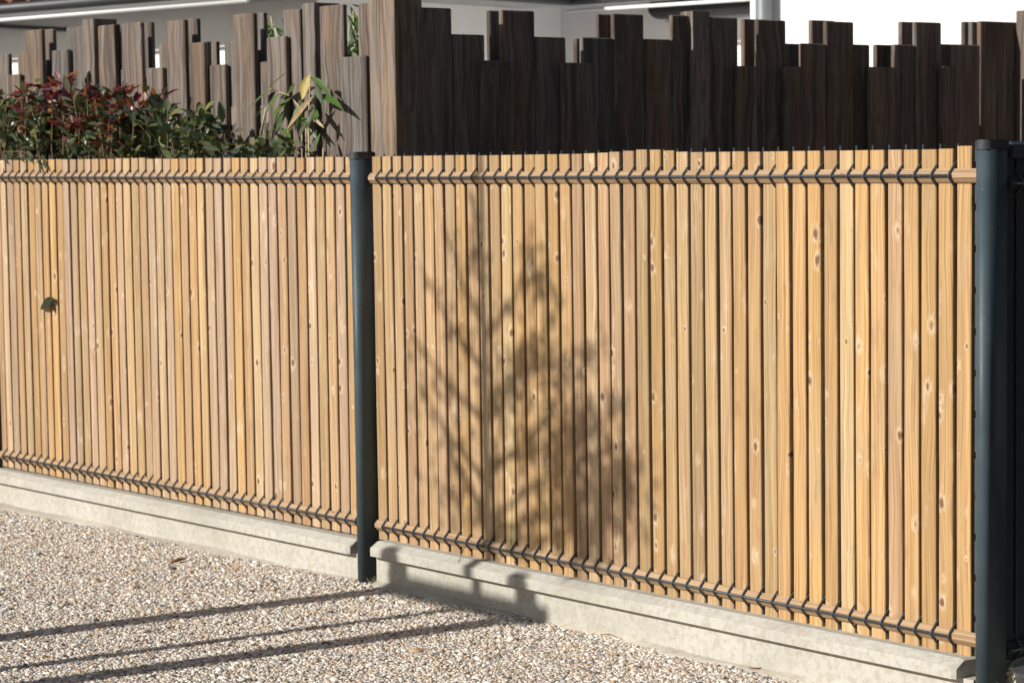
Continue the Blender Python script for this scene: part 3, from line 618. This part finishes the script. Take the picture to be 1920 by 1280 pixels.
for cxp, cyp, n_, sx, sy in ((508, 52, 34, 20, 18), (662, 40, 20, 12, 30), (664, 80, 22, 12, 18)):
    for k in range(n_):
        p = onY(cxp + rr.gauss(0, sx * .6), cyp + rr.gauss(0, sy * .6), .85 + rr.uniform(-.08, .12)); d = np.array([rr.gauss(0, .6), rr.gauss(0, .3), -rr.random() * .9]); d /= np.linalg.norm(d)
        lf.leaf(p - o0, p + d * rr.uniform(.07, .13) - o0, .015, np.array([rr.gauss(0, .4), -.5, .8]), tuple(v * rr.uniform(.8, 1.3) for v in GB[rr.randrange(3)]), .1, 5, .15)
    top = onY(cxp, cyp - 20, .88); ca.tube([np.array([(top - o0)[0] * .5, 0, 0]), (top - o0) * np.array([.8, .8, .6]), top - o0], [.007, .006, .003], 6)
lf.build('leaves', BAMBOO, b2); ca.build('canes', CANE, b2)
# ------------------------------------------------------------------ small things
lv = thing('fallen_leaf', onY(92, 570, -.080), 'curled dark green leaf caught on the pale timber panel', 'leaf')
mb = MB(); o0 = np.array(lv.location); a = onY(101, 560, -.082) - o0; b_ = onY(76, 579, -.088) - o0
mb.leaf(a, b_, .042, np.array([.2, -1, .3]), (.035, .040, .012), 0, 6, .35); mb.build('blade', LEAF, lv)
mb = MB(); mb.leaf(onY(99, 561, -.084) - o0, onY(105, 589, -.080) - o0, .014, np.array([1, -.6, 0]), (.05, .045, .02), 0, 5, .4); mb.build('curled_edge', LEAF, lv)
def twig(label, pts, rad, z=.012):
    P_ = [onZ(x, y, z) for x, y in pts]; o = thing('dry_twig', P_[0], label, 'twig', group='dry bits on the gravel')
    mb = MB(); mb.tube([p - P_[0] for p in P_], [rad, rad * 1.1, rad * .5][:len(P_)] if len(P_) == 3 else rad, 5); mb.build('stem', DRY, o)
twig('short reddish brown twig lying on the gravel', [(322, 1053), (336, 1049), (348, 1046)], .005)
twig('thin dry stalk on the gravel near the plinth', [(1404, 1251), (1422, 1252), (1438, 1249)], .0016)
twig('fine dry needle on the gravel at the plinth foot', [(1126, 1189), (1143, 1188), (1160, 1195)], .0013)
nd = thing('dry_needle', onY(871, 1024, -.03), 'long dry needle leaning from the lower batten onto the coping', 'needle')
mb = MB(); q0 = onY(871, 1026, -.036); q1 = onY(856, 1064, -.082); mb.tube([q0 - q0, (q1 - q0) * .5 + np.array([.002, 0, .002]), q1 - q0], .0011, 5); mb.build('stem', DRY, nd)
# stone and weed at the foot of the near post
kb = thing('kerb_stone', (2.47, .19, 0), 'pale stone block at the foot of the near post', 'stone')
mb = MB(); mb.prism([(-.04, -.03), (.11, -.03), (.12, -.01), (.12, .22), (-.05, .22), (-.05, -.01)], 'z', -.05, .085); mb.build('block', MORTAR, kb)
wd_ = thing('dry_weed', (2.515, .02, 0), 'small withered weed growing by the near post', 'weed'); rr = random.Random(2); mb = MB(); sm = MB()
for k in range(9):
    d = np.array([rr.uniform(-.03, .05), rr.uniform(-.05, .02), rr.uniform(.06, .15)]); sm.tube([(0, 0, 0), d * .6 + np.array([0, 0, .015]), d], .0012, 5)
    for q in range(3): b_ = d * rr.uniform(.6, 1); mb.leaf(b_, b_ + rnd_unit(rr) * .025, .009, rnd_unit(rr), (.42, .30, .14) if rr.random() < .7 else (.12, .14, .04), .1, 3, .3)
sm.build('stems', CANE, wd_); mb.build('leaves', LEAF, wd_)
gr_ = thing('dry_weed', (.0 - .035, -.03, 0), 'tuft of dry grass at the foot of the middle post', 'weed'); mb = MB()
for k in range(22):
    b_ = np.array([rr.uniform(-.02, .02), rr.uniform(-.02, .02), 0]); mb.leaf(b_, b_ + np.array([rr.gauss(0, .02), rr.gauss(0, .015), rr.uniform(.008, .026)]), .0025, rnd_unit(rr), (.42, .34, .18), .1, 3, .2)
mb.build('leaves', LEAF, gr_)
# ------------------------------------------------------------------ staked young tree beside the drive (outside the frame; its shadow falls on the panel)
TY = -3.4
def up_sun(pt, Y):   # where a caster at depth Y stands for a shadow point pt
    return np.asarray(pt) - SD * ((pt[1] - Y) / SD[1])
tree = thing('staked_tree', (.091, TY, 0), 'young leafy tree tied between two stakes beside the drive', 'tree'); o0 = np.array(tree.location)
tk = MB(); top = up_sun(onY(903, 300, 0.), TY); mid = up_sun(onY(912, 760, 0.), TY)
tk.tube([(0, 0, 0), (.0, 0, .8), mid - o0, top - o0, top - o0 + np.array([.0, 0, .25])], [.033, .028, .021, .013, .006], 8)
lf = MB(); rr = random.Random(12)
branches = [((912, 700), (790, 500)), ((912, 790), (770, 620)), ((912, 900), (790, 720)), ((912, 620), (835, 430)), ((912, 960), (840, 830)), ((910, 640), (1012, 460)), ((912, 800), (1060, 560)), ((912, 900), (1130, 640)), ((912, 980), (1185, 740)), ((912, 1000), (1200, 880)), ((912, 870), (1100, 780)), ((912, 1010), (1150, 980)), ((910, 560), (880, 420)), ((912, 760), (1000, 640))]
for (a, b_) in branches:
    Yo = TY + rr.uniform(-.28, .12); p0 = up_sun(onY(*a, 0.), TY); p2 = up_sun(onY(*b_, 0.), Yo); p1 = (p0 + p2) / 2 + np.array([0, 0, -.03])
    tk.tube([p0 - o0, p1 - o0, p2 - o0], [.013, .009, .004], 5)
    for k in range(26 if b_[0] < 900 else 46):
        u = rr.random() ** .7; p = (p0 * (1 - u) + p2 * u) + np.array([rr.gauss(0, .03), rr.gauss(0, .05), rr.gauss(0, .03)])
        if b_[0] < 900 and rr.random() < .6: continue
        d = rnd_unit(rr); lf.leaf(p - o0, p + d * rr.uniform(.03, .055) - o0, .02, rnd_unit(rr), tuple(v * rr.uniform(.8, 1.2) for v in GREENS[rr.randrange(5)]), .1, 3, .2)
blobs = [(1015, 530, 22, 45, 60), (1000, 690, 45, 35, 90), (1060, 690, 40, 40, 60), (1090, 800, 55, 50, 140), (1165, 880, 42, 60, 100), (1060, 930, 55, 60, 110), (1090, 1000, 50, 45, 90), (1110, 920, 65, 65, 190), (1160, 960, 40, 55, 110), (1060, 860, 45, 60, 130), (1110, 1030, 40, 35, 110), (1000, 840, 40, 60, 70), (1040, 980, 40, 50, 80), (950, 760, 25, 60, 40), (860, 820, 45, 60, 36), (900, 420, 10, 80, 40), (845, 900, 45, 60, 60), (900, 960, 40, 45, 60), (800, 720, 30, 70, 30), (960, 1010, 50, 30, 60), (880, 620, 40, 60, 26)]
for x, y, sx, sy, n_ in blobs:
    for k in range(int(n_ * .78)):
        p = up_sun(onY(x + rr.gauss(0, sx * .6), y + rr.gauss(0, sy * .6), 0.), TY + rr.uniform(-.38, .16)); d = rnd_unit(rr)
        lf.leaf(p - o0, p + d * rr.uniform(.03, .055) - o0, .021, rnd_unit(rr), tuple(v * rr.uniform(.8, 1.2) for v in GREENS[rr.randrange(5)]), .1, 3, .2)
tk.build('trunk', BARK, tree); lf.build('crown', LEAF, tree)
for nm, X_ in (('first', -.329), ('second', .316)):
    sk = thing('tree_stake', (X_, TY, 0), 'round wooden stake beside the young tree, ' + ('farther along the drive' if nm == 'first' else 'nearer the dark return panel'), 'stake', group='tree stakes')
    mb = MB(); mb.tube([(0, 0, 0), (0, 0, 1.88), (0, 0, 1.915)], [.052, .052, .04], 14); mb.build('pole', STAKE, sk)
cbr = thing('stake_crossbar', (.025, TY + .048, 1.775), 'wooden crossbar nailed between the two tree stakes', 'crossbar')
mb = MB(); mb.prism([(-.012, -.04), (.012, -.04), (.012, .04), (-.012, .04)], 'x', -.40, .40); mb.build('board', STAKE, cbr)

# ------------------------------------------------------------------ evergreen hedge added out of view, right of the frame, to block sky light
hg = thing('sky_blocking_hedge', (3.9, 4.0, 0), 'tall unseen evergreen hedge added beyond the dark return panel to block sky light', 'hedge'); rr = random.Random(31)
core = MB(); nx, nz = 26, 12; vs_ = []; fs = []
for sgn in (-1, 1):
    for i in range(nx + 1):
        for k in range(nz + 1):
            y = -3.3 + 7.6 * i / nx; z = 4.7 * k / nz; wd = (.46 - .16 * (k / nz) ** 2) + .07 * math.sin(y * 3.1 + z * 2.3) + rr.uniform(-.04, .04)
            vs_.append((sgn * wd, y, z + (rr.uniform(-.15, .15) if k == nz else 0)))
m_ = (nx + 1) * (nz + 1)
for q in (0, 1):
    for i in range(nx):
        for k in range(nz):
            a = q * m_ + i * (nz + 1) + k; f = (a, a + nz + 1, a + nz + 2, a + 1); fs.append(f if q else f[::-1])
for i in range(nx):
    a = i * (nz + 1) + nz; fs.append((a, a + nz + 1, m_ + a + nz + 1, m_ + a))
for i in (0, nx):
    for k in range(nz): a = i * (nz + 1) + k; fs.append((a, a + 1, m_ + a + 1, m_ + a))
core.add(vs_, fs); core.build('branches', BARK, hg)
lf = MB()
for k in range(7000):
    sgn = rr.choice((-1, -1, 1)); p = np.array([sgn * (.40 + rr.uniform(-.08, .16)), rr.uniform(-3.4, 4.3), rr.uniform(.05, 4.8)]); d = rnd_unit(rr) * .6 + np.array([sgn * .6, 0, .25])
    lf.leaf(p, p + d / np.linalg.norm(d) * rr.uniform(.08, .15), .06, rnd_unit(rr), tuple(v * rr.uniform(.7, 1.2) for v in (.030, .048, .024)), .1, 2, .2)
lf.build('foliage', LEAF, hg)
